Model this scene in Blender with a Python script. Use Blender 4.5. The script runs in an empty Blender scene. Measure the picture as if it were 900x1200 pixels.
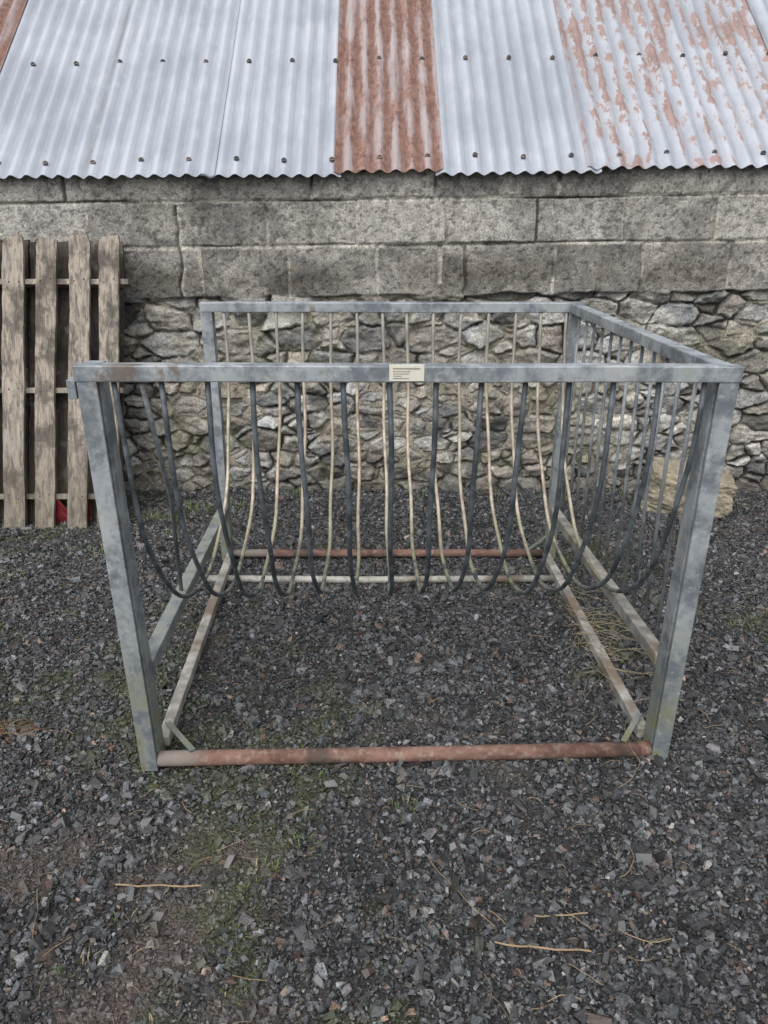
import bpy, math, random
import numpy as np
from mathutils import Vector, Matrix
random.seed(7); RNG=np.random.default_rng(7)
scene=bpy.context.scene
scene.view_settings.view_transform='Standard'; scene.view_settings.look='None'; scene.view_settings.exposure=0
R=math.radians
# ---------------------------------------------------------------- noise
TAB=np.random.default_rng(3).random((512,512)).astype(np.float32)
def vn(x,y,s=0):
    x=np.asarray(x,dtype=np.float64)+s*17.31; y=np.asarray(y,dtype=np.float64)+s*9.77
    xi=np.floor(x).astype(int); yi=np.floor(y).astype(int)
    fx=x-xi; fy=y-yi; fx=fx*fx*(3-2*fx); fy=fy*fy*(3-2*fy)
    a=TAB[xi%512,yi%512]; b=TAB[(xi+1)%512,yi%512]; c=TAB[xi%512,(yi+1)%512]; d=TAB[(xi+1)%512,(yi+1)%512]
    return (a*(1-fx)+b*fx)*(1-fy)+(c*(1-fx)+d*fx)*fy
def fbm(x,y,o=4,s=0):
    t=0;a=.5;n=0
    x=np.asarray(x,dtype=np.float64); y=np.asarray(y,dtype=np.float64)
    for i in range(o):
        t=t+a*vn(x*2**i,y*2**i,s+i*3); n+=a; a*=.5
    return t/n
def sst(a,b,x):
    t=np.clip((x-a)/(b-a),0,1); return t*t*(3-2*t)
# ---------------------------------------------------------------- mesh helpers
def link(o,parent=None):
    scene.collection.objects.link(o)
    if parent is not None: o.parent=parent
    return o
def np_mesh(name,V,F,mat=None,col=None,smooth=False,parent=None):
    V=np.asarray(V,dtype=np.float32); F=np.asarray(F,dtype=np.int32); k=F.shape[1]
    me=bpy.data.meshes.new(name)
    me.vertices.add(len(V)); me.vertices.foreach_set('co',V.ravel())
    me.loops.add(F.size); me.loops.foreach_set('vertex_index',F.ravel())
    me.polygons.add(len(F)); me.polygons.foreach_set('loop_start',np.arange(0,F.size,k,dtype=np.int32))
    me.polygons.foreach_set('loop_total',np.full(len(F),k,dtype=np.int32))
    me.polygons.foreach_set('use_smooth',np.full(len(F),smooth))
    me.update(calc_edges=True)
    if col is not None:
        at=me.color_attributes.new('col','FLOAT_COLOR','POINT')
        c=np.ones((len(V),4),dtype=np.float32); c[:,:col.shape[1]]=col
        at.data.foreach_set('color',c.ravel())
    if mat: me.materials.append(mat)
    return link(bpy.data.objects.new(name,me),parent)
def grid_faces(nx,ny):
    i,j=np.meshgrid(np.arange(nx-1),np.arange(ny-1),indexing='ij')
    a=(i*ny+j).ravel()
    return np.stack([a,a+ny,a+ny+1,a+1],1)
def sweep(pts,prof,closed_prof=True,up=(0,0,1)):
    pts=[Vector(p) for p in pts]; n=len(pts); k=len(prof); V=[];F=[]
    t0=(pts[1]-pts[0]).normalized(); u=Vector(up)
    if abs(t0.dot(u))>.95: u=Vector((0,1,0))
    s=t0.cross(u).normalized(); u=s.cross(t0).normalized()
    for i,p in enumerate(pts):
        t=(pts[min(i+1,n-1)]-pts[max(i-1,0)]).normalized()
        s=(s-t*s.dot(t)).normalized(); u=s.cross(t).normalized()
        for a,b in prof: V.append(tuple(p+s*a+u*b))
    for i in range(n-1):
        for j in range(k):
            j2=(j+1)%k
            F.append((i*k+j,i*k+j2,(i+1)*k+j2,(i+1)*k+j))
    F.append(tuple(range(k-1,-1,-1))); F.append(tuple((n-1)*k+j for j in range(k)))
    return V,F
def circ(r,n=10): return [(r*math.cos(2*math.pi*i/n),r*math.sin(2*math.pi*i/n)) for i in range(n)]
def rect(w,h): return [(-w/2,-h/2),(w/2,-h/2),(w/2,h/2),(-w/2,h/2)]
def obj(name,VF,mat,parent=None,bevel=0,smooth=False):
    V,F=VF; me=bpy.data.meshes.new(name); me.from_pydata(V,[],F); me.materials.append(mat)
    import bmesh
    bm=bmesh.new(); bm.from_mesh(me); bmesh.ops.recalc_face_normals(bm,faces=bm.faces[:]); bm.to_mesh(me); bm.free()
    if smooth:
        for p in me.polygons: p.use_smooth=len(p.vertices)<=4
    o=link(bpy.data.objects.new(name,me),parent)
    if bevel:
        m=o.modifiers.new('b','BEVEL'); m.width=bevel; m.segments=2; m.limit_method='ANGLE'
    return o
def merge(L):
    V=[];F=[]
    for v,f in L:
        o=len(V); V+=v; F+=[tuple(i+o for i in q) for q in f]
    return V,F
def empty(name,loc=(0,0,0)):
    e=bpy.data.objects.new(name,None); e.location=loc; scene.collection.objects.link(e); return e
def attach(o,e):
    o.parent=e; o.matrix_parent_inverse=Matrix.Translation(-Vector(e.location))
# ---------------------------------------------------------------- material helpers
class M:
    def __init__(s,name,rough=.8,metal=0.):
        s.m=bpy.data.materials.new(name); s.m.use_nodes=True; s.nt=s.m.node_tree; s.b=s.nt.nodes['Principled BSDF']
        s.b.inputs['Roughness'].default_value=rough; s.b.inputs['Metallic'].default_value=metal
        s.tc=s.nt.nodes.new('ShaderNodeTexCoord')
    def lk(s,a,b): s.nt.links.new(a,b)
    def put(s,sock,v):
        if hasattr(v,'is_output'): s.lk(v,sock)
        else:
            if isinstance(v,(tuple,list)) and len(v)==3 and sock.type=='RGBA': v=(*v,1)
            sock.default_value=v
    def co(s,scale=(1,1,1),src=None):
        mp=s.nt.nodes.new('ShaderNodeMapping'); s.lk(src or s.tc.outputs['Object'],mp.inputs[0]); mp.inputs['Scale'].default_value=scale
        return mp.outputs[0]
    def noise(s,scale,detail=4,rough=.55,vec=None,dist=0):
        n=s.nt.nodes.new('ShaderNodeTexNoise'); n.inputs['Scale'].default_value=scale; n.inputs['Detail'].default_value=min(detail,5)
        n.inputs['Roughness'].default_value=rough; n.inputs['Distortion'].default_value=dist
        s.lk(vec or s.tc.outputs['Object'],n.inputs['Vector']); return n.outputs['Fac']
    def vor(s,scale,feat='F1',out='Distance',vec=None):
        n=s.nt.nodes.new('ShaderNodeTexVoronoi'); n.feature=feat; n.inputs['Scale'].default_value=scale
        s.lk(vec or s.tc.outputs['Object'],n.inputs['Vector']); return n.outputs[out]
    def ramp(s,v,a,b,c0=0,c1=1):
        n=s.nt.nodes.new('ShaderNodeMapRange'); n.interpolation_type='SMOOTHSTEP'
        s.put(n.inputs[0],v); n.inputs[1].default_value=a; n.inputs[2].default_value=b; n.inputs[3].default_value=c0; n.inputs[4].default_value=c1
        return n.outputs[0]
    def mix(s,f,a,b,mode='MIX'):
        n=s.nt.nodes.new('ShaderNodeMix'); n.data_type='RGBA'; n.blend_type=mode
        s.put(n.inputs[0],f); s.put(n.inputs[6],a); s.put(n.inputs[7],b); return n.outputs[2]
    def math(s,op,a,b=0.):
        n=s.nt.nodes.new('ShaderNodeMath'); n.operation=op; s.put(n.inputs[0],a); s.put(n.inputs[1],b); return n.outputs[0]
    def attr(s,name='col'):
        n=s.nt.nodes.new('ShaderNodeAttribute'); n.attribute_name=name; return n.outputs['Color']
    def sep(s,v):
        n=s.nt.nodes.new('ShaderNodeSeparateXYZ'); s.lk(v,n.inputs[0]); return n.outputs
    def bump(s,h,st=.5,dist=.01):
        n=s.nt.nodes.new('ShaderNodeBump'); n.inputs['Strength'].default_value=st; n.inputs['Distance'].default_value=dist
        s.lk(h,n.inputs['Height']); s.lk(n.outputs[0],s.b.inputs['Normal'])
    def color(s,c): s.put(s.b.inputs['Base Color'],c); return s.m
    def rough(s,v): s.put(s.b.inputs['Roughness'],v)

def galv(name,tint=(1,1,1),metal=.3):
    k=M(name,.5,metal)
    n1=k.noise(11,5,.7); n2=k.noise(60,3,.6); n3=k.noise(3,4,.6,vec=k.co((3,3,1)))
    c=k.mix(k.ramp(n1,.36,.62),(.15*tint[0],.172*tint[1],.190*tint[2]),(.36*tint[0],.39*tint[1],.415*tint[2]))
    c=k.mix(k.ramp(n3,.52,.66,0,.55),c,(.135*tint[0],.15*tint[1],.155*tint[2]))
    c=k.mix(k.ramp(n3,.44,.34,0,.40),c,(.50*tint[0],.51*tint[1],.50*tint[2]))
    c=k.mix(k.ramp(n2,.58,.70,0,.40),c,(.48,.49,.48))
    rs=k.noise(6,5,.7,vec=k.co((1,1,.8))); c=k.mix(k.ramp(rs,.60,.69,0,.75),c,(.14,.10,.075))
    z=k.sep(k.tc.outputs['Object'])[2]
    al=k.math('MULTIPLY',k.ramp(z,.55,.02),k.ramp(n1,.40,.60)); c=k.mix(al,c,(.19,.20,.105))
    al2=k.math('MULTIPLY',k.ramp(n1,.55,.68),.30); c=k.mix(al2,c,(.20,.22,.15))
    k.rough(k.ramp(n2,.2,.8,.42,.70)); k.bump(n2,.25,.002)
    return k.color(c)
galv_frame=galv('galvanised_frame')
def weathered_rail(name='weathered_rail',d=1.):
    k=M(name,.7,.15); n=k.noise(14,5,.65); n2=k.noise(5,4)
    c=k.mix(k.ramp(n,.35,.65),(.21*d,.20*d,.178*d),(.44*d,.425*d,.39*d))
    c=k.mix(k.ramp(n2,.50,.62,0,.85),c,(.18,.135,.10)); c=k.mix(k.ramp(k.noise(20,3),.6,.7,0,.7),c,(.18,.20,.11))
    k.bump(n,.3,.003); return k.color(c)
pale_rail=weathered_rail(); dull_rail=weathered_rail('dull_rail',.78)
def rusty(name,a=(.10,.050,.036),b=(.22,.128,.10)):
    k=M(name,.85,.1); n=k.noise(12,5,.7,vec=k.co((.6,1,1))); n2=k.noise(50,4)
    c=k.mix(k.ramp(n,.35,.62),a,b); c=k.mix(k.ramp(n2,.52,.68,0,.5),c,(.30,.26,.22))
    c=k.mix(k.ramp(k.noise(4,5,.65),.54,.66,0,.85),c,(.055,.04,.033))
    x=k.sep(k.tc.outputs['Object'])[0]
    e=k.math('ADD',x,k.math('MULTIPLY',n,.25)); c=k.mix(k.ramp(e,-.34,-.46,0,.75),c,(.25,.235,.21))
    k.bump(n2,.4,.003); return k.color(c)
rust_pipe=rusty('rusty_pipe')
def bars_mat():
    k=M('basket_bar_steel',.6,.15); p=k.sep(k.tc.outputs['Object']); n=k.noise(18,4,.6); nb=k.noise(4,2)
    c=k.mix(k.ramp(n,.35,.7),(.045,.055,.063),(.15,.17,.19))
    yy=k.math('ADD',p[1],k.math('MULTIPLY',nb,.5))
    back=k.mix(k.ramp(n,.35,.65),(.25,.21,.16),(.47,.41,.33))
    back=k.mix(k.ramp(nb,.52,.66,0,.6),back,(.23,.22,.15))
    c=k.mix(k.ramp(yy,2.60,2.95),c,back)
    g=k.math('MULTIPLY',k.ramp(p[2],.40,.28),k.ramp(n,.35,.6,0,.8)); g=k.math('MULTIPLY',g,k.ramp(yy,2.2,2.6))
    c=k.mix(g,c,(.23,.235,.13))
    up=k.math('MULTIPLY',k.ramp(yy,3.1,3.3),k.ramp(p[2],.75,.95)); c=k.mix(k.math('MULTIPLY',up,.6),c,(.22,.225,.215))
    k.bump(n,.3,.002); return k.color(c)
bar_mat=bars_mat()
side_bar=galv('side_bar_steel',(.70,.70,.70),.2)

# ---------------------------------------------------------------- GROUND
def gh(x,y):
    return .022*(fbm(x*1.3,y*1.3,3,5)-.5)+.016*(fbm(x*6,y*6,3,8)-.5)
def moss_mask(x,y):
    m=fbm(x*1.6+3,y*1.6,4,21)
    b=.09*np.exp(-((x+1.4)**2+(y-2.7)**2)/.6)-.05*np.exp(-((x)**2+(y-2.2)**2)/.5)-.12*sst(.5,1.4,x)*sst(2.6,1.6,y)-.04
    return sst(.54,.72,m+b+.60*(fbm(x*12,y*12,3,30)-.5))
def soil_mask(x,y):
    m=fbm(x*1.9+1,y*1.9+7,4,41)-.20*sst(1.45,1.7,y)-.03
    b=.14*np.exp(-((x+.25)**2/.25+(y-.9)**2/.06))+.14*np.exp(-((x-.35)**2+(y-1.6)**2)/.008)
    return sst(.54,.80,m+b+.50*(fbm(x*11,y*11,3,50)-.5))
def axis(lo,hi,step,ext):
    a=np.arange(lo,hi+step/2,step); out=[];s=step;p=hi
    while p<ext: s*=1.35; p+=s; out.append(p)
    out2=[];s=step;p=lo
    while p>-ext: s*=1.35; p-=s; out2.append(p)
    return np.concatenate([np.array(out2[::-1]),a,np.array(out)])
ax=axis(-2.6,2.6,.02,300); ay=axis(.2,4.2,.02,300)
X,Y=np.meshgrid(ax,ay,indexing='ij')
near=sst(12,4,np.hypot(X,Y-2))
Z=gh(X,Y)*near
mm=moss_mask(X,Y); sm=soil_mask(X,Y)
c0=np.array([.030,.030,.031]); g=np.array([.050,.060,.024]); s_=np.array([.078,.062,.052])
col=c0+(s_-c0)*(sm*.9)[...,None]; col=col+(g-col)*(mm*.6)[...,None]
col=col*(.75+.5*fbm(X*14,Y*14,3,66))[...,None]
far=sst(8,20,np.hypot(X,Y-2))[...,None]; col=col*(1-far)+np.array([.06,.085,.03])*far
def ground_mat():
    k=M('ground_gravel',.9)
    n=k.nt.nodes.new('ShaderNodeTexVoronoi'); n.inputs['Scale'].default_value=130; k.lk(k.tc.outputs['Object'],n.inputs['Vector'])
    v=n.outputs['Distance']; vc=n.outputs['Color']; nn=k.noise(60,3,.65)
    a=k.attr()
    bw=k.nt.nodes.new('ShaderNodeRGBToBW'); k.lk(vc,bw.inputs[0])
    c=k.mix(1,a,k.mix(bw.outputs[0],(.4,.4,.4),(2.0,2.0,2.05)),'MULTIPLY')
    c=k.mix(k.ramp(nn,.3,.7,.0,.4),c,a)
    h=k.math('ADD',k.math('MULTIPLY',v,-1.2),nn); k.bump(h,.9,.010)
    return k.color(c)
np_mesh('ground',np.stack([X,Y,Z],-1).reshape(-1,3),grid_faces(len(ax),len(ay)),ground_mat(),col.reshape(-1,3),True)

# gravel chips
def rot_rand(n,flat=.5):
    yaw=RNG.random(n)*2*np.pi; tx=RNG.normal(0,flat,n); ty=RNG.normal(0,flat,n)
    cz,sz=np.cos(yaw),np.sin(yaw); cx,sx=np.cos(tx),np.sin(tx); cy,sy=np.cos(ty),np.sin(ty)
    z=np.zeros(n); o=np.ones(n)
    Rz=np.stack([cz,-sz,z,sz,cz,z,z,z,o],1).reshape(-1,3,3)
    Rx=np.stack([o,z,z,z,cx,-sx,z,sx,cx],1).reshape(-1,3,3)
    Ry=np.stack([cy,z,sy,z,o,z,-sy,z,cy],1).reshape(-1,3,3)
    return Rx@Ry@Rz
box=np.array([[-1,-1,-1],[1,-1,-1],[1,1,-1],[-1,1,-1],[-1,-1,1],[1,-1,1],[1,1,1],[-1,1,1]],float)
boxF=np.array([[0,2,1],[0,3,2],[4,5,6],[4,6,7],[0,1,5],[0,5,4],[1,2,6],[1,6,5],[2,3,7],[2,7,6],[3,0,4],[3,4,7]])
N=280000
yy=.55+3.5*RNG.random(N*2)**1.1
hw=.62*(yy*.93+.55)+.25
xx=(RNG.random(N*2)*2-1)*hw
keep=RNG.random(N*2)<hw/hw.max()
xx=xx[keep][:N]; yy=yy[keep][:N]
sm=soil_mask(xx,yy); mm=moss_mask(xx,yy)
dens=.35+.85*fbm(xx*5,yy*5,3,61)
kp=RNG.random(len(xx))<np.clip(dens*(1-.55*sm)*(1-.2*mm),.1,1)
xx=xx[kp];yy=yy[kp];sm=sm[kp];mm=mm[kp]; n=len(xx)
r=.0036*np.exp(RNG.normal(0,.45,n)); big=RNG.random(n)<.075*(.4+1.2*fbm(xx*3,yy*3,3,63)); r[big]=.0082*np.exp(RNG.normal(0,.33,big.sum())); r=np.clip(r,.0022,.020)
asp=np.stack([r*(1+.6*RNG.random(n)),r*(.6+.4*RNG.random(n)),r*(.28+.45*RNG.random(n))],1)
B=np.repeat(box[None],n,0)
B=B*(1+RNG.uniform(-.50,.25,B.shape))
top=RNG.uniform(.35,1,(n,1)); B[:,4:,0]*=top; B[:,4:,1]*=RNG.uniform(.35,1,(n,1)); 
B=B*asp[:,None,:]
B=np.einsum('nij,nkj->nki',rot_rand(n,.42),B)
lay=RNG.random(n)*.007
B[:,:,0]+=xx[:,None]; B[:,:,1]+=yy[:,None]; B[:,:,2]+=(gh(xx,yy)+r*.2+lay*(1-sm))[:,None]
val=np.exp(RNG.normal(-3.05,.58,n)); val=np.clip(val,.013,.24)
tint=np.stack([.97+.05*RNG.normal(size=n),np.ones(n),1.06+.05*RNG.normal(size=n)],1)
cc=val[:,None]*tint
br=RNG.random(n)<.07; cc[br]*=np.array([1.5,1.05,.78]); wh=RNG.random(n)<.007; cc[wh]=np.array([.26,.25,.235])*RNG.uniform(.5,1,(wh.sum(),1))
sa=(sm*.5)[:,None]; cc=cc*(1-sa)+np.array([.082,.066,.055])*sa
ga=(mm*RNG.random(n)*.65)[:,None]; cc=cc*(1-ga)+np.array([.058,.070,.026])*ga
def gravel_mat():
    k=M('slate_gravel',.5); a=k.attr(); n_=k.noise(200,2,.6)
    k.rough(k.ramp(n_,.3,.7,.33,.65))
    return k.color(k.mix(1,a,k.mix(k.ramp(n_,.3,.7),(.65,.65,.65),(1.4,1.4,1.4)),'MULTIPLY'))
FF=(boxF[None]+8*np.arange(n)[:,None,None]).reshape(-1,3)
np_mesh('gravel',B.reshape(-1,3),FF,gravel_mat(),np.repeat(cc,8,0))

# grass tufts + small weeds (one mesh)
V=[];F=[];C=[]
def blade(x,y,z,h,w,yaw,lean,c):
    dx,dy=math.cos(yaw),math.sin(yaw); px,py=-dy,dx; o=len(V)
    for t,ww in ((0,1),(.5,.8),(1,.05)):
        l=lean*t*t*h; zz=z+h*t*(1-.35*lean*t)
        V.append((x+dx*l-px*w*ww,y+dy*l-py*w*ww,zz)); V.append((x+dx*l+px*w*ww,y+dy*l+py*w*ww,zz))
        C.append([q*(.6+.5*t) for q in c]);C.append([q*(.6+.5*t) for q in c])
    F.append((o,o+1,o+3,o+2)); F.append((o+2,o+3,o+5,o+4))
tuf=[]
cand=RNG.random((14000,2))*np.array([4.6,3.4])+np.array([-2.3,.7]); mk=moss_mask(cand[:,0],cand[:,1])
for (x,y),m_ in zip(cand,mk):
    if random.random()<m_**2*.16: tuf.append((x,y,.009+.016*random.random(),random.randint(4,10)))
for x,y,hh,k_ in [(-1.12,3.5,.07,50),(-.95,3.62,.08,60),(-.8,3.7,.06,50),(-1.0,3.35,.045,40),(-1.95,2.95,.045,30),(-1.75,2.75,.04,30),(-1.6,2.9,.04,40),(-1.25,3.55,.07,40),(.05,1.55,.03,26),(-.2,1.42,.03,26),(-.62,1.1,.03,20),(.9,3.8,.06,30),(1.75,3.85,.08,40),(.2,3.88,.06,25),(-.5,3.88,.06,40),(-.28,1.35,.025,18),(.75,2.5,.05,20),(-.55,1.2,.03,14),(.6,3.9,.05,20),(1.3,3.9,.06,20),(-1.45,2.45,.04,30),(-1.3,3.1,.05,40),(-1.1,2.0,.03,20),(1.9,3.1,.05,25),(2.0,3.0,.04,20)]:
    tuf.append((x,y,hh,k_))
for x,y,hh,k_ in tuf:
    for _ in range(k_):
        a=random.random()*6.283; rr=hh*1.1*random.random()**.5+.006*random.random()
        c=random.choice([(.08,.14,.028),(.10,.17,.035),(.06,.11,.025),(.15,.18,.05)])
        if random.random()<.15: c=(.26,.22,.12)
        blade(x+rr*math.cos(a)*1.3,y+rr*math.sin(a),float(gh(x,y)),hh*random.uniform(.5,1.1),.0012+.0014*random.random(),a+random.uniform(-1,1),random.uniform(.2,1.1),c)
k=M('grass_blades',.6); grass_m=k.color(k.attr())
np_mesh('grass_tufts',np.array(V),np.array(F),grass_m,np.array(C))

# dry straw / twigs
V=[];F=[];C=[]
def straw(x,y,L,yaw,curv,w,c,zoff=.011):
    n_=9; o=len(V); ph=random.random()*6; a=yaw
    for i in range(n_):
        t=i/(n_-1); zz=float(gh(x,y))+zoff+.004*math.sin(t*3.1)
        a=yaw+curv*(t-.5)+.12*math.sin(ph+i*1.7)
        sx,sy=-math.sin(a)*w,math.cos(a)*w
        V.extend([(x-sx,y-sy,zz),(x,y,zz+w*1.5),(x+sx,y+sy,zz)]); q=random.uniform(.8,1.1); C.extend([[e*q for e in c]]*3)
        x+=math.cos(a)*L/(n_-1); y+=math.sin(a)*L/(n_-1)
        if i: 
            b=o+(i-1)*3; F.append((b,b+3,b+4,b+1)); F.append((b+1,b+4,b+5,b+2))
tan=(.27,.195,.115)
for a in [(-.62,1.31,.22,-.03,.15,.0018),(.235,1.16,.20,-.12,.2,.002),(.33,1.22,.12,.1,.5,.0015),(.55,1.33,.12,1.2,1.4,.0011),(.50,1.20,.13,-.2,1.6,.0012),(.1,1.4,.25,-.95,.2,.0009),(-.75,1.15,.16,1.9,.4,.0011),(1.05,1.55,.18,.6,.5,.0012),(.62,1.62,.16,.9,.9,.001),(-.05,.87,.12,.1,.3,.0016),(.3,.86,.1,-.2,.3,.0012)]:
    straw(*a,tan)
for _ in range(420):
    y=random.uniform(.8,3.8); x=random.uniform(-1,1)*(.6*y+.3); q=random.uniform(.4,1.1)
    straw(x,y,random.uniform(.015,.08),random.random()*6.28,random.uniform(-1.5,1.5),random.uniform(.0004,.0011),(tan[0]*q,tan[1]*q,tan[2]*q))
for _ in range(90):   # dead grass by the side rail
    x=.74+random.gauss(0,.035); y=2.35+random.gauss(0,.17)
    straw(x,y,random.uniform(.06,.2),random.uniform(-2.5,.5),random.uniform(-2,2),.0008,(.25,.21,.13),random.uniform(.01,.07))
for _ in range(55):   # withered clump
    straw(-1.12+random.gauss(0,.05),1.87+random.gauss(0,.025),random.uniform(.02,.05),random.random()*6.28,random.uniform(-2,2),.0008,(.18,.095,.04),random.uniform(.008,.018))
k=M('straw',.8); np_mesh('dry_straw',np.array(V),np.array(F),k.color(k.attr()),np.array(C))

# ---------------------------------------------------------------- SHED
shed=empty('farm_shed'); shed.rotation_euler=(0,R(-.7),0)
YW=4.03
fx=np.arange(-2.35,2.35,.0048); lx=np.arange(-4.0,-2.35,.016); rx=np.arange(2.35,4.0,.016)
wx=np.concatenate([lx,fx,rx]); wz=np.arange(-.14,1.652,.0048)
WX,WZ=np.meshgrid(wx,wz,indexing='ij')
# rubble seeds
seeds=[];wts=[]
z=-.16; rs=random.Random(19)
while z<1.2:
    rh=rs.choice([.06,.09,.12,.15,.17,.13,.10]); x=-4.2+rs.random()*.2
    while x<4.2:
        w=rh*rs.uniform(.8,2.9); w=min(w,.38)
        if rh>.12 and rs.random()<.35:    # two thin stones bedded on one another
            k1=rs.uniform(.4,.6)
            seeds.append((x+w/2+rs.uniform(-.02,.02),z+rh*k1/2)); wts.append(w*rh*.06)
            seeds.append((x+w/2+rs.uniform(-.02,.02),z+rh*(k1+1)/2)); wts.append(w*rh*.06)
        else:
            seeds.append((x+w/2,z+rh/2+rs.uniform(-.025,.025))); wts.append((w*rh)*rs.uniform(.05,.20))
        if rs.random()<.50:
            for _ in range(rs.randint(1,3)):
                seeds.append((x+rs.uniform(-.015,.015),z+rs.uniform(0,rh))); wts.append(-.0005)
        x+=w
    z+=rh
S=np.array(seeds); Wt=np.array(wts); SC=.55
nS=len(S); sr=np.random.default_rng(5)
prot=sr.random(nS); tiltx=sr.normal(0,.12,nS); tiltz=sr.normal(0,.18,nS)
tone=np.exp(sr.normal(-1.60,.36,nS)); hue=sr.random(nS)
wxw=WX+.034*(fbm(WX*8,WZ*8,3,71)-.5)+.012*(fbm(WX*40,WZ*40,2,72)-.5)
wzw=WZ+.034*(fbm(WX*8,WZ*8,3,73)-.5)+.010*(fbm(WX*40,WZ*40,2,74)-.5)
E=np.zeros_like(WX); ID=np.zeros(WX.shape,int)
i0=0
while i0<len(wx):
    i1=min(i0+60,len(wx)); a=wxw[i0:i1].ravel(); b=wzw[i0:i1].ravel()
    sel=np.where((S[:,0]>a.min()-.4)&(S[:,0]<a.max()+.4))[0]; P=S[sel]
    d2=((a[:,None]-P[None,:,0])*SC)**2+(b[:,None]-P[None,:,1])**2-Wt[sel][None]*.5
    r_=np.arange(len(a)); j1=d2.argmin(1); m1=d2[r_,j1].copy(); d2[r_,j1]=9; j2=d2.argmin(1); m2=d2[r_,j2]
    dist=np.hypot((P[j1,0]-P[j2,0])*SC,P[j1,1]-P[j2,1])
    E[i0:i1]=((m2-m1)/(2*dist+1e-6)).reshape(i1-i0,-1); ID[i0:i1]=sel[j1].reshape(i1-i0,-1)
    i0=i1
mort=fbm(WX*4,WZ*5,4,81)               # how full the pointing is
jw=.0015+.008*sst(.45,.7,mort)+.009*(fbm(WX*30,WZ*30,2,82)-.35)
prof=np.clip((E-jw)/.011,0,1)**.5
lx_=(WX-S[ID,0]); lz_=(WZ-S[ID,1])
hst=prof*(.018+.026*prot[ID]+tiltx[ID]*lx_+tiltz[ID]*lz_)+prof*.018*(fbm(WX*14,WZ*24,4,83)-.5)*2+.004*(fbm(WX*60,WZ*60,3,84)-.5)
hst+=(1-np.clip(prof*3,0,1))*(.016*sst(.42,.6,mort)+.008*fbm(WX*25,WZ*25,3,85))
hc=(hue-.5)
cst=np.stack([tone*(1.04+.14*hc),tone*1.0,tone*(.94-.16*hc)],1)[ID]
sh=(.50+1.0*fbm(WX*9,WZ*18,5,86))[...,None]; cst=cst*sh
mc=np.array([.25,.23,.19])*(.6+.8*fbm(WX*18,WZ*18,3,87))[...,None]
dark=np.array([.028,.026,.023])
mcol=dark+(mc-dark)*sst(.44,.58,mort)[...,None]
pm=np.clip(prof*2.2,0,1)[...,None]; cst=mcol*(1-pm)+cst*pm
lich=sst(.56,.67,fbm(WX*8,WZ*8,5,88))[...,None]*pm; cst=cst*(1-lich*.65)+np.array([.41,.405,.375])*lich*.65
smear=sst(.57,.66,fbm(WX*5+3,WZ*6,5,92))[...,None]; cst=cst*(1-smear*.6)+mc*1.1*smear*.6
gm=((.45+np.exp(-((WZ-.22)/.06)**2)*1.0)*sst(.48,.66,fbm(WX*4,WZ*9,4,89)))[...,None]; gm=np.clip(gm,0,1); cst=cst*(1-gm*.5)+np.array([.13,.135,.065])*gm*.5
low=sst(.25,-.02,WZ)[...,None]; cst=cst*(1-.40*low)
# concrete block courses
rows=[(1.075,1.305,-.02),(1.305,1.518,-.118),(1.518,1.76,-.33)]
hb=np.full(WX.shape,.045); cb=np.zeros(WX.shape+(3,)); 
wob=.006*(fbm(WX*7,WZ*7,2,90)-.5)
for ri,(z0,z1,xo) in enumerate(rows):
    m_=(WZ>=z0) if ri else (WZ<z1)
    wd=.443 if ri<2 else .60
    u=(WX+wob*2-xo)/wd; bid=np.floor(u).astype(int); fu=(u-bid)*wd
    ex=np.minimum(fu,wd-fu); ez=np.minimum(np.abs(WZ+wob-z0),np.abs(WZ+wob-z1)) if ri else np.abs(WZ+wob-z1)
    e=np.minimum(ex,ez)
    br=np.random.default_rng(20+ri).random(60); tv=np.array([.22,.31,.28][ri])*(.78+.42*br[bid%60])
    off=(np.random.default_rng(40+ri).random(60)[bid%60]-.5)*.008
    jw2=.0050+.006*(fbm(WX*20,WZ*20,2,97)-.3)
    jd=np.clip((e-jw2)/.004,0,1)
    fill=sst(.36,.54,fbm(WX*2.2,WZ*5,3,95+ri))
    h_=.045+off-(1-jd)*(.012*(1-fill*.5))+(.006 if ri==2 else 0)
    cc_=np.stack([tv*1.035,tv,tv*.94],-1)
    jc=np.array([.44,.42,.375])*fill[...,None]+np.array([.075,.07,.065])*(1-fill[...,None])
    cc_=jc*(1-jd[...,None])+cc_*jd[...,None]
    hb=np.where(m_,h_,hb); cb=np.where(m_[...,None],cc_,cb)
st=sst(.44,.66,fbm(WX*2.1,WZ*3.3,5,101))[...,None]; cb=cb*(1-.36*st)
st=sst(.5,.62,fbm(WX*6,WZ*6,5,103))[...,None]; cb=cb*(1-.22*st)
lt=sst(.54,.66,fbm(WX*3.5,WZ*5,5,105))[...,None]; cb=cb*(1-.4*lt)+np.array([.40,.385,.345])*.4*lt
dk=np.exp(-((WZ-1.16)/.09)**2)[...,None]*sst(.38,.6,fbm(WX*2,WZ*2,3,107))[...,None]; cb=cb*(1-.34*dk)*(1-.1*dk*np.array([0,.3,1]))
drip=(sst(.5,.7,fbm(WX*9,WZ*.8,3,109))*sst(1.2,1.6,WZ))[...,None]; cb=cb*(1-.18*drip)
pit=sst(.58,.70,fbm(WX*55,WZ*55,3,110)); hb-=.003*pit+.003*(fbm(WX*35,WZ*35,3,111)-.5); cb*=(1-.40*pit[...,None])
cx_=-1.0+.02*(fbm(WZ*9,WZ*0,3,113)-.5)*3; ck=np.exp(-((WX-cx_)/.005)**2)*((WZ>1.06)&(WZ<1.5))
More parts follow.
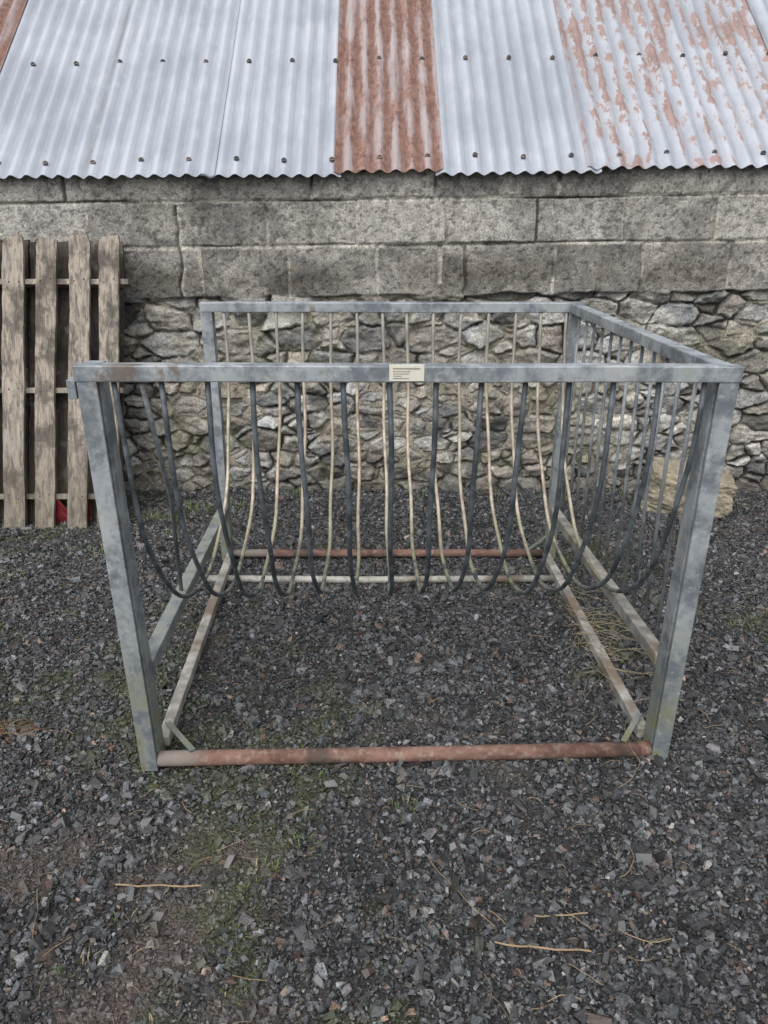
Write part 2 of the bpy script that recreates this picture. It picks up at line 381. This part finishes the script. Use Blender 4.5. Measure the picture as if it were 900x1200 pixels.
hb-=.02*ck; cb=cb*(1-.75*ck[...,None]); ck2=np.exp(-((WX-cx_-.012)/.010)**2)*((WZ>1.06)&(WZ<1.5))*.6; cb=cb*(1-ck2[...,None])+np.array([.42,.40,.36])*ck2[...,None]
oj=((np.abs(WX-.295)<.012)&(WZ>1.12)&(WZ<1.30)); hb-=.03*oj; cb=np.where(oj[...,None],np.array([.45,.44,.40]),cb)
bound=1.065+.035*(fbm(WX*5,WX*0,4,115)-.5)
tb=sst(-.006,.006,WZ-bound)
H=hst*(1-tb)+hb*tb; COL=cst*(1-tb[...,None])+cb*tb[...,None]
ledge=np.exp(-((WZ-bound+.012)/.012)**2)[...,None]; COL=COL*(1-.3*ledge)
def wall_mat():
    k=M('masonry',.92); a=k.attr(); n=k.noise(110,3,.7); n2=k.noise(22,5,.65)
    c=k.mix(1,a,k.mix(k.ramp(n,.3,.7),(.60,.60,.60),(1.42,1.42,1.42)),'MULTIPLY')
    c=k.mix(1,c,k.mix(k.ramp(n2,.32,.68),(.76,.75,.74),(1.26,1.26,1.25)),'MULTIPLY')
    c=k.mix(k.ramp(n2,.64,.72,0,.4),c,(.50,.49,.46))
    k.bump(n,.6,.006); return k.color(c)
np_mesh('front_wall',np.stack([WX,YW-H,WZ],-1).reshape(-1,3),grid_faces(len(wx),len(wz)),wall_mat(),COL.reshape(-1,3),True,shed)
def boxVF(x0,x1,y0,y1,z0,z1):
    return ([(x0,y0,z0),(x1,y0,z0),(x1,y1,z0),(x0,y1,z0),(x0,y0,z1),(x1,y0,z1),(x1,y1,z1),(x0,y1,z1)],[(0,3,2,1),(4,5,6,7),(0,1,5,4),(1,2,6,5),(2,3,7,6),(3,0,4,7)])
km=M('plain_render',.9); kn=km.noise(6,5,.6); plain=km.color(km.mix(km.ramp(kn,.3,.7),(.18,.175,.165),(.30,.29,.27)))
SL=R(40); EY,EZ=3.925,1.628; RUN=2.35
ry=EY+RUN*math.cos(SL); rz=EZ+RUN*math.sin(SL); by=2*ry-YW
core=merge([boxVF(-3.98,3.98,YW+.005,YW+.3,-.14,1.60),boxVF(-3.98,3.98,by-.3,by,-.14,1.60)])
obj('wall_core',core,plain,shed)
for nm,xa,xb in (('gable_left',-3.98,-3.7),('gable_right',3.7,3.98)):
    pr=[(YW+.3,-.14),(by-.3,-.14),(by-.3,1.60),(ry,rz-.12),(YW+.3,1.60)]
    v=[(xa,a,b) for a,b in pr]+[(xb,a,b) for a,b in pr]; f=[(4,3,2,1,0),(5,6,7,8,9)]+[(i,(i+1)%5,5+(i+1)%5,5+i) for i in range(5)]
    obj(nm,(v,f),plain,shed)
# roof materials ; col = (u across sheet, v along slope, crest)
def roof_mat(kind):
    k=M('roof_'+kind,.5,.2); s=k.sep(k.attr())
    cr=s[2]
    n1=k.noise(2.2,4,.6); n2=k.noise(14,5,.65,vec=k.co((1,.35,.35))); n3=k.noise(70,2)
    c=k.mix(k.ramp(n1,.35,.65),(.325,.355,.405),(.43,.46,.51)); c=k.mix(k.ramp(n2,.5,.75,0,.45),c,(.53,.55,.59))
    c=k.mix(k.ramp(n3,.55,.75,0,.25),c,(.26,.29,.34))
    valley_dark=k.math('MULTIPLY',k.ramp(cr,.50,.0),k.ramp(n2,.3,.7,.30,.70)); c=k.mix(valley_dark,c,(.20,.215,.245))  # corrugation valleys darkened, unevenly by noise
    lap=k.math('MULTIPLY',k.ramp(s[0],.05,.0),k.ramp(n2,.3,.6,.3,.8)); c=k.mix(lap,c,(.18,.18,.19))
    if kind=='rust':
        a=k.noise(9,5,.68,vec=k.co((2.2,.30,.30))); b=k.noise(45,4,.6,vec=k.co((1,.5,.5)))
        rc=k.mix(k.ramp(b,.35,.65),(.115,.053,.040),(.245,.130,.095))
        rc=k.mix(k.ramp(n3,.5,.7,0,.5),rc,(.32,.215,.17))
        c=k.mix(.50,c,(.32,.23,.20))
        m_=k.math('ADD',a,k.math('MULTIPLY',cr,-.17)); 
        c=k.mix(k.ramp(m_,.25,.48,.25,.95),c,rc)
        c=k.mix(k.math('MULTIPLY',k.ramp(cr,.4,0),.50),c,(.10,.052,.04))
        k.b.inputs['Metallic'].default_value=.0; k.rough(.85)
    if kind=='patchy':
        a=k.noise(5,5,.72,vec=k.co((1.8,.55,.55))); b=k.noise(26,5,.7,vec=k.co((1,.5,.5))); 
        rc=k.mix(k.ramp(b,.35,.65),(.18,.105,.09),(.32,.21,.18))
        m_=k.math('ADD',k.math('MULTIPLY',a,.55),k.math('MULTIPLY',b,.45))
        up=k.math('MULTIPLY',s[1],.035); m_=k.math('ADD',m_,up); m_=k.math('ADD',m_,k.math('MULTIPLY',cr,.09))
        c=k.mix(k.ramp(m_,.50,.64,0,.40),c,(.40,.33,.315))
        c=k.mix(k.ramp(m_,.585,.62,0,.85),c,rc); 
    k.bump(n3,.15,.002)
    return k.color(c)
RM={q:roof_mat(q) for q in ('clean','rust','patchy')}
ks=M('screw',.5,.5); screw_m=ks.color(ks.mix(ks.ramp(ks.noise(30),.4,.6),(.05,.055,.06),(.16,.13,.11)))
edges=[-4.15,-3.6,-3.05,-2.62,-1.985,-1.38,-.813,-.215,.300,1.016,1.62,2.09,2.7,3.3,4.15]
kinds=['clean','clean','rust','rust','clean','clean','clean','rust','clean','patchy','patchy','clean','clean','rust']
PITCH=.0762; AMP=.010
up=np.array([0,math.cos(SL),math.sin(SL)]); nr=np.array([0,-math.sin(SL),math.cos(SL)])
screws=[]
for i,kd in enumerate(kinds):
    x0,x1=edges[i]-.035,edges[i+1]+.035; lift=.006*(i%2)+.0015
    if kd=='rust': x0+=.033; x1-=.033; lift=.0085
    us=np.arange(x0,x1,PITCH/10); vs=np.concatenate([[0],np.linspace(.02,RUN,26)])
    eo=.022*(random.random()-.5); skew=random.uniform(-.003,.003)
    U,Vv=np.meshgrid(us,vs,indexing='ij')
    ph=U/PITCH*2*np.pi; cr=np.cos(ph)
    A=AMP*(1+.10*(fbm(U*3,Vv*3,2,130+i)-.5))
    hgt=A*cr+lift+.008*(fbm(U*2,Vv*1.2,2,140)-.5)+.005*(fbm(U*8,Vv*5,2,141)-.5)
    V0=Vv+(eo+.006*(fbm(U*8,U*0,2,150+i)-.5))*(1-Vv/RUN)
    P=np.zeros(U.shape+(3,)); P[...,0]=U+skew*Vv; P+=V0[...,None]*up+hgt[...,None]*nr; P[...,1]+=EY; P[...,2]+=EZ
    cl=np.stack([U-x0,Vv,cr*.5+.5],-1)
    np_mesh('roof_sheet_%d'%i,P.reshape(-1,3),grid_faces(len(us),len(vs)),RM[kd],cl.reshape(-1,3),True,shed)
k0=math.ceil(edges[0]/PITCH); k1=int(edges[-1]/PITCH)
for vv in (.096,.889,1.69):
    for q in range(k0,k1+1,3):
        x=q*PITCH; v2=vv+random.uniform(-.012,.012)
        base=Vector((x,EY,EZ))+Vector(up)*v2+Vector(nr)*(AMP+.009)
        n_=8; vs_=[]
        for rr,hh in ((.0135,-.006),(.0125,.0015),(.0065,.003),(.0055,.008)):
            for j in range(n_):
                a=6.283*j/n_; vs_.append(tuple(base+Vector((math.cos(a)*rr,0,0))+Vector(up)*math.sin(a)*rr+Vector(nr)*hh))
        fs=[(r0*n_+j,r0*n_+(j+1)%n_,(r0+1)*n_+(j+1)%n_,(r0+1)*n_+j) for r0 in range(3) for j in range(n_)]+[tuple(range(3*n_,4*n_))]
        screws.append((vs_,fs))
obj('roof_screws',merge(screws),screw_m,shed)
us=np.arange(-4.15,4.15,PITCH/6); vs=np.linspace(0,RUN+.1,6); U,Vv=np.meshgrid(us,vs,indexing='ij')
P=np.zeros(U.shape+(3,)); P[...,0]=U; P[...,1]=ry+Vv*math.cos(SL); P[...,2]=rz-Vv*math.sin(SL)+AMP*np.cos(U/PITCH*6.283)
np_mesh('roof_back',P.reshape(-1,3),grid_faces(len(us),len(vs)),RM['clean'],np.stack([U*0+.3,Vv,U*0+.5],-1).reshape(-1,3),True,shed)
c_,s_2=math.cos(SL),math.sin(SL)
rv=[(-4.16,ry-.16*c_,rz-.16*s_2+.03),(-4.16,ry,rz+.035),(-4.16,ry+.16*c_,rz-.16*s_2+.03)]; rv+= [(4.16,b,c) for a,b,c in rv]
obj('ridge_cap',(rv,[(0,1,4,3),(1,2,5,4)]),screw_m,shed)

# ---------------------------------------------------------------- HAY FEEDER
feed=empty('hay_feeder',(.05,2.4,0))
def fa(name,VF,m,bevel=0,smooth=False):
    o=obj(name,VF,m,None,bevel,smooth); attach(o,feed); return o
T=.046; hT=T/2
FLb=Vector((-.655,1.725,.0)); FRb=Vector((.782,1.765,.0)); FLt=Vector((-.676,1.725,1.132)); FRt=Vector((.803,1.765,1.122))
RLb=Vector((-.702,3.10,.0)); RRb=Vector((.742,3.10,.0)); RLt=Vector((-.703,3.10,1.124)); RRt=Vector((.757,3.10,1.123))
def post(nm,b,t,side,deep=.05):
    pr=[(hT,-hT),(hT,-hT+deep),(-hT,-hT+deep),(-hT,-hT+.022),(-hT+.026,-hT+.022),(-hT+.026,-hT+.008),(-hT,-hT+.008),(-hT,-hT)]
    if side<0: pr=[(-a,b_) for a,b_ in pr][::-1]
    pts=[b.lerp(t,q)+Vector((random.uniform(-.0015,.0015),0,0)) for q in (0,.2,.4,.6,.8,1)]
    fa(nm,sweep(pts,pr,up=(0,1,0)),galv_frame,.002)
for nm,b,t,sd_,dp in (('front_left_post',FLb,FLt,1,.082),('front_right_post',FRb,FRt,-1,.082),('rear_left_post',RLb,RLt,1,.048),('rear_right_post',RRb,RRt,-1,.048)): post(nm,b,t-Vector((0,0,.002)),sd_,dp)
def beam(nm,a,b,w,h,m,ia=0,ib=0):
    d_=(b-a).normalized(); a=a+d_*ia; b=b-d_*ib
    fa(nm,sweep([a.lerp(b,q/5)+Vector((0,0,random.uniform(-.0015,.0015) if 0<q<5 else 0)) for q in range(6)],rect(w,h)),m,.003)
beam('front_top_rail',FLt-Vector((.026,.004,.018)),FRt+Vector((.026,-.004,-.018)),.042,.038,galv_frame)
beam('rear_top_rail',RLt-Vector((.026,0,.018)),RRt+Vector((.026,0,-.018)),.050,.038,galv_frame)
beam('right_top_rail',FRt-Vector((0,0,.020)),RRt-Vector((0,0,.020)),T-.004,.036,galv_frame,.024,.028)
kp_=M('label_plate',.5); pn=kp_.sep(kp_.tc.outputs['Object'])
plate_m=kp_.color(kp_.mix(kp_.ramp(kp_.noise(30,4),.55,.7,0,.6),(.60,.585,.50),(.38,.33,.25)))
fa('label_plate',boxVF(.012,.092,1.7165,1.7215,1.094,1.132),plate_m,.001)
km_=M('label_print',.6); ink=km_.color((.20,.18,.15))
fa('label_print',merge([boxVF(.020,.082,1.7155,1.7170,1.1225,1.1245)]+[boxVF(.020+.0007*(j%3),.040+.042*random.random(),1.7155,1.7170,1.1165-.0052*j,1.1175-.0052*j) for j in range(4)]),ink)
def pipe(nm,pts,r,m,seg=14): return fa(nm,sweep(pts,circ(r,seg)),m,0,True)
pipe('front_bottom_pipe',[FLb+Vector((.024,-.002,.028)),FLb.lerp(FRb,.5)+Vector((0,0,.024)),FRb+Vector((-.055,-.002,.028))],.0215,rust_pipe,18)
pipe('front_pipe_end_right',[FRb+Vector((-.06,0,.028)),FRb+Vector((-.024,0,.028))],.0225,rust_pipe,18)
pipe('rear_bottom_pipe',[RLb+Vector((.024,0,.030)),RRb+Vector((-.024,0,.030))],.018,rust_pipe)
pipe('rear_cross_rail',[Vector((-.745,2.862,.022)),Vector((-.1,2.857,.018)),Vector((.715,2.862,.022))],.015,pale_rail)
beam('left_ground_rail',FLb+Vector((.018,.03,.028)),RLb+Vector((.018,-.03,.028)),.034,.034,pale_rail,.04,0)
beam('right_ground_rail',FRb+Vector((-.018,.03,.028)),RRb+Vector((-.018,-.03,.028)),.034,.034,pale_rail,.04,0)
beam('left_lower_rail',FLb+Vector((0,.0,.285)),RLb+Vector((0,.0,.240)),.042,.042,galv_frame,.062,.026)
beam('right_lower_rail',FRb+Vector((0,.0,.285)),RRb+Vector((0,.0,.240)),.036,.040,dull_rail,.062,.026)
def brace(nm,a,b): fa(nm,sweep([a,b],rect(.016,.005)),galv_frame)
brace('corner_brace_1',FLb+Vector((.018,.12,.060)),FLb+Vector((.12,.0,.054)))
brace('corner_brace_2',FRb+Vector((-.018,.12,.060)),FRb+Vector((-.10,.0,.054)))
brace('corner_brace_3',RLb+Vector((.0,0,.13)),RLb+Vector((.09,0,.05)))
brace('corner_brace_4',RRb+Vector((.0,0,.13)),RRb+Vector((-.09,0,.05)))
fa('hinge_tab',boxVF(-.722,-.7015,1.705,1.745,1.055,1.10),galv_frame,.002)
NB=14; bars=[]
for i in range(NB):
    xf=-.620+.1055*i; xr=-.640+.1055*i+random.uniform(-.006,.006); L=[]
    yf=1.725+.04*i/13; xo=random.uniform(-.014,.014); zb=.283+random.uniform(-.012,.012)
    for q in range(33):
        a=math.pi*q/32; cx=math.cos(a); sy=math.sin(a)
        ex=2/2.2
        yc=(math.copysign(abs(cx)**ex,cx)); zc=abs(sy)**ex
        t=(1-yc)/2; y=yf+(3.085-yf)*t
        L.append((xf+(xr-xf)*t+xo*math.sin(a)+.003*math.sin(q*.9+i),y,1.095-(1.095-zb)*zc))
    bars.append(sweep(L,circ(.0068,8),up=(1,0,0)))
fa('basket_bars',merge(bars),bar_mat,0,True)
sb=[]
for i in range(13):
    t=(i+.7)/13.4; a=FRt.lerp(RRt,t); b=FRb.lerp(RRb,t)
    # welded to the outer face of the lower rail
    sb.append(sweep([(a.x+.006,a.y,1.10),((a.x+b.x)/2+.012+random.uniform(-.005,.005),a.y+random.uniform(-.004,.004),.7),(b.x+.0235,b.y,.272-.045*t)],circ(.0058,8)))
fa('right_side_bars',merge(sb),side_bar,0,True)
fa('left_end_bars',merge([sweep([(-.555,1.72,1.09),(-.60,2.0,.70),(-.675,2.25,.27)],circ(.0066,8))]),side_bar,0,True)

# ---------------------------------------------------------------- PALLET
pal=empty('wooden_pallet',(-1.7,3.6,0))
def wood(name,a,b):
    k=M(name,.88); g_=k.noise(34,5,.75,vec=k.co((1.6,1.0,.06)),dist=.6); n=k.noise(6,5,.65)
    c=k.mix(k.ramp(g_,.36,.62),a,b); c=k.mix(k.ramp(n,.50,.64,0,.75),c,tuple(q*.5 for q in a)); c=k.mix(k.ramp(n,.44,.32,0,.5),c,(.31,.30,.28))
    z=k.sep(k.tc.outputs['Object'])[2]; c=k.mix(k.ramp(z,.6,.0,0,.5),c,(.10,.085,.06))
    k.bump(g_,.9,.006); return k.color(c)
wood1=wood('weathered_wood',(.12,.104,.086),(.37,.325,.27)); wood2=wood('shaded_wood',(.040,.032,.027),(.085,.07,.058))  # back slats: shade inside the pallet put into a darker wood colour
pb=Vector((0,3.45,.0)); pt=Vector((0,3.86,1.362)); ld=(pt-pb).normalized(); pn_=Vector((0,-ld.z,ld.y)); PL=(pt-pb).length
def plank(nm,x0,x1,l0,l1,off,w,th,m,horizontal=False):
    if horizontal:
        a=Vector((x0,0,0))+pb+ld*l0+pn_*off; b=Vector((x1,0,0))+pb+ld*l1+pn_*off
        v,f=sweep([a,b],[(-q[0],q[1]) for q in rect(th,w)],up=tuple(ld))
    else:
        a=Vector((x0,0,0))+pb+ld*l0+pn_*off; b=Vector((x1,0,0))+pb+ld*l1+pn_*off
        npt=40; rg=np.random.default_rng(int(abs(x0)*1000)); jl=rg.normal(0,.0012,(npt,2))
        tt=np.linspace(0,1,npt); b0=.004*(fbm(tt*9,tt*0,2,int(abs(x0)*100))-.5)*2; b1=.005*(fbm(tt*7,tt*0,2,int(abs(x0)*50))-.5)*2
        ctx=rg.random(2)*.018-.004
        d_=(b-a); V=[];F=[]
        for i in range(npt):
            t=i/(npt-1); c=a+d_*t+Vector((.003*math.sin(t*4+x0*9),0,0)); e0=-w/2+jl[i,0]+b0[i]; e1=w/2+jl[i,1]+b1[i]
            if i==npt-1: e0+=ctx[0];e1-=ctx[1]
            tip=ld*(.008*math.sin(x0*50)) if i in (0,npt-1) else Vector()
            for s_,th_ in ((e0,-th/2),(e1,-th/2),(e1,th/2),(e0,th/2)):
                V.append(tuple(c+Vector((s_,0,0))+pn_*th_+tip*(1 if s_>0 else -1)))
        for i in range(npt-1):
            for j in range(4): F.append((i*4+j,i*4+(j+1)%4,i*4+4+(j+1)%4,i*4+4+j))
        F.append((3,2,1,0)); F.append(tuple((npt-1)*4+j for j in range(4)))
        v,f=V,F
    o=obj(nm,(v,f),m,None,.002 if horizontal else 0); attach(o,pal)
xsb=[-2.14,-1.985,-1.825,-1.672,-1.512,-1.368]; nails=[]
for i,x in enumerate(xsb):
    dl=random.uniform(0,.03); w_=random.uniform(.094,.106)
    plank('front_slat_%d'%i,x,x+.058+random.uniform(-.006,.006),random.uniform(-.01,.01),PL-dl,.0,w_,.018,wood1)
    for l in (.16,.68,1.20):
        for dx in (-.025,.022):
            c=Vector((x+.058*l/PL+dx,0,0))+pb+ld*(l+random.uniform(-.012,.012))+pn_*.0095
            nails.append(sweep([c-pn_*.004,c+pn_*.0012],circ(.0042,8),up=(1,0,0)))
kn_=M('rusty_nail',.8); nm_=kn_.color(kn_.mix(kn_.ramp(kn_.noise(50,2),.4,.6),(.05,.03,.022),(.12,.07,.05)))
o=obj('nails',merge(nails),nm_); attach(o,pal)
for i,l in enumerate((.16,.68,1.20)):
    plank('bearer_%d'%i,-2.20+.01*i,-1.315+.045*i*.9,l,l,-.0105-.04,.026,.079,wood1,True)
for i,x in enumerate((-2.1,-1.98,-1.86,-1.74,-1.62,-1.5,-1.39)):
    plank('back_slat_%d'%i,x,x+.058,0,PL-.01,-.101,.108,.018,wood2)
n_=14; U,Vv=np.meshgrid(np.linspace(0,1,n_),np.linspace(0,1,n_),indexing='ij')
P=np.stack([-1.70+.24*U,3.495+.03*fbm(U*5,Vv*5,3,3),.0+.16*Vv*(0.3+fbm(U*4,Vv*0,3,9))],-1)
kr=M('red_plastic',.5); redm=kr.color(kr.mix(kr.ramp(kr.noise(9),.4,.6),(.20,.02,.025),(.09,.012,.015)))
np_mesh('red_plastic_sheet',P.reshape(-1,3),grid_faces(n_,n_),redm,None,True)

# ---------------------------------------------------------------- CONCRETE LUMP
def lump(name,loc,size,rotz,mat,seed,res=34,amp=.04):
    import bmesh
    bm=bmesh.new(); bmesh.ops.create_cube(bm,size=2); bmesh.ops.subdivide_edges(bm,edges=bm.edges[:],cuts=res,use_grid_fill=True)
    V=np.array([v.co[:] for v in bm.verts]); 
    nrm=V/np.linalg.norm(V,axis=1)[:,None]; V=V*.86+nrm*.20
    dsp=(fbm(V[:,0]*2.2+V[:,2]*1.3,V[:,1]*2.2+V[:,2]*1.9,5,seed)-.5)*amp*6+(fbm(V[:,0]*12+V[:,2]*7,V[:,1]*12-V[:,2]*9,2,seed+4)-.5)*amp*2.4
    V=V+nrm*dsp[:,None]
    V=V*np.array(size)/2
    for v,c in zip(bm.verts,V): v.co=c
    me=bpy.data.meshes.new(name); bm.to_mesh(me); bm.free(); me.materials.append(mat)
    for p in me.polygons: p.use_smooth=True
    o=link(bpy.data.objects.new(name,me)); o.location=loc; o.rotation_euler=(R(4),R(8),rotz); return o
kc=M('lichen_concrete',.95); n1=kc.noise(14,5,.7); n2=kc.noise(60,3,.7); v_=kc.vor(38)
cc2=kc.mix(kc.ramp(n1,.35,.65),(.19,.17,.13),(.36,.32,.23)); cc2=kc.mix(kc.ramp(v_,.1,.35,.45,0),cc2,(.12,.11,.09)); kc.bump(kc.math('ADD',n2,v_),.9,.012)
lump('concrete_block',(1.59,3.75,.095),(.42,.25,.23),R(-14),kc.color(cc2),31)

# ---------------------------------------------------------------- LIGHT
w=bpy.data.worlds.new('World'); scene.world=w; w.use_nodes=True; nt=w.node_tree
bg=nt.nodes['Background']; sky=nt.nodes.new('ShaderNodeTexSky'); sky.sky_type='NISHITA'; sky.sun_disc=False
sky.sun_elevation=R(55); sky.sun_rotation=R(200); sky.air_density=1.0; sky.dust_density=4; 
hs=nt.nodes.new('ShaderNodeHueSaturation'); hs.inputs['Saturation'].default_value=.28; hs.inputs['Value'].default_value=1.4
nt.links.new(sky.outputs[0],hs.inputs['Color']); nt.links.new(hs.outputs[0],bg.inputs[0]); bg.inputs[1].default_value=.15
sd=bpy.data.lights.new('sun','SUN'); sd.energy=1.4; sd.angle=R(70); sd.color=(1,.975,.94)
so=bpy.data.objects.new('sun',sd); scene.collection.objects.link(so)
az=R(200); el=R(55); dirv=Vector((math.sin(az)*math.cos(el),math.cos(az)*math.cos(el),math.sin(el)))
so.rotation_euler=dirv.to_track_quat('Z','Y').to_euler(); so.location=dirv*20
# ---------------------------------------------------------------- CAMERA
cd=bpy.data.cameras.new('camera'); cam=bpy.data.objects.new('camera',cd); scene.collection.objects.link(cam)
cam.location=(0,0,1.45); cam.rotation_euler=(R(68.5),0,0); cd.sensor_fit='VERTICAL'; cd.sensor_height=24; cd.lens=24*887/1200; cd.clip_start=.05; cd.clip_end=1000
scene.camera=cam
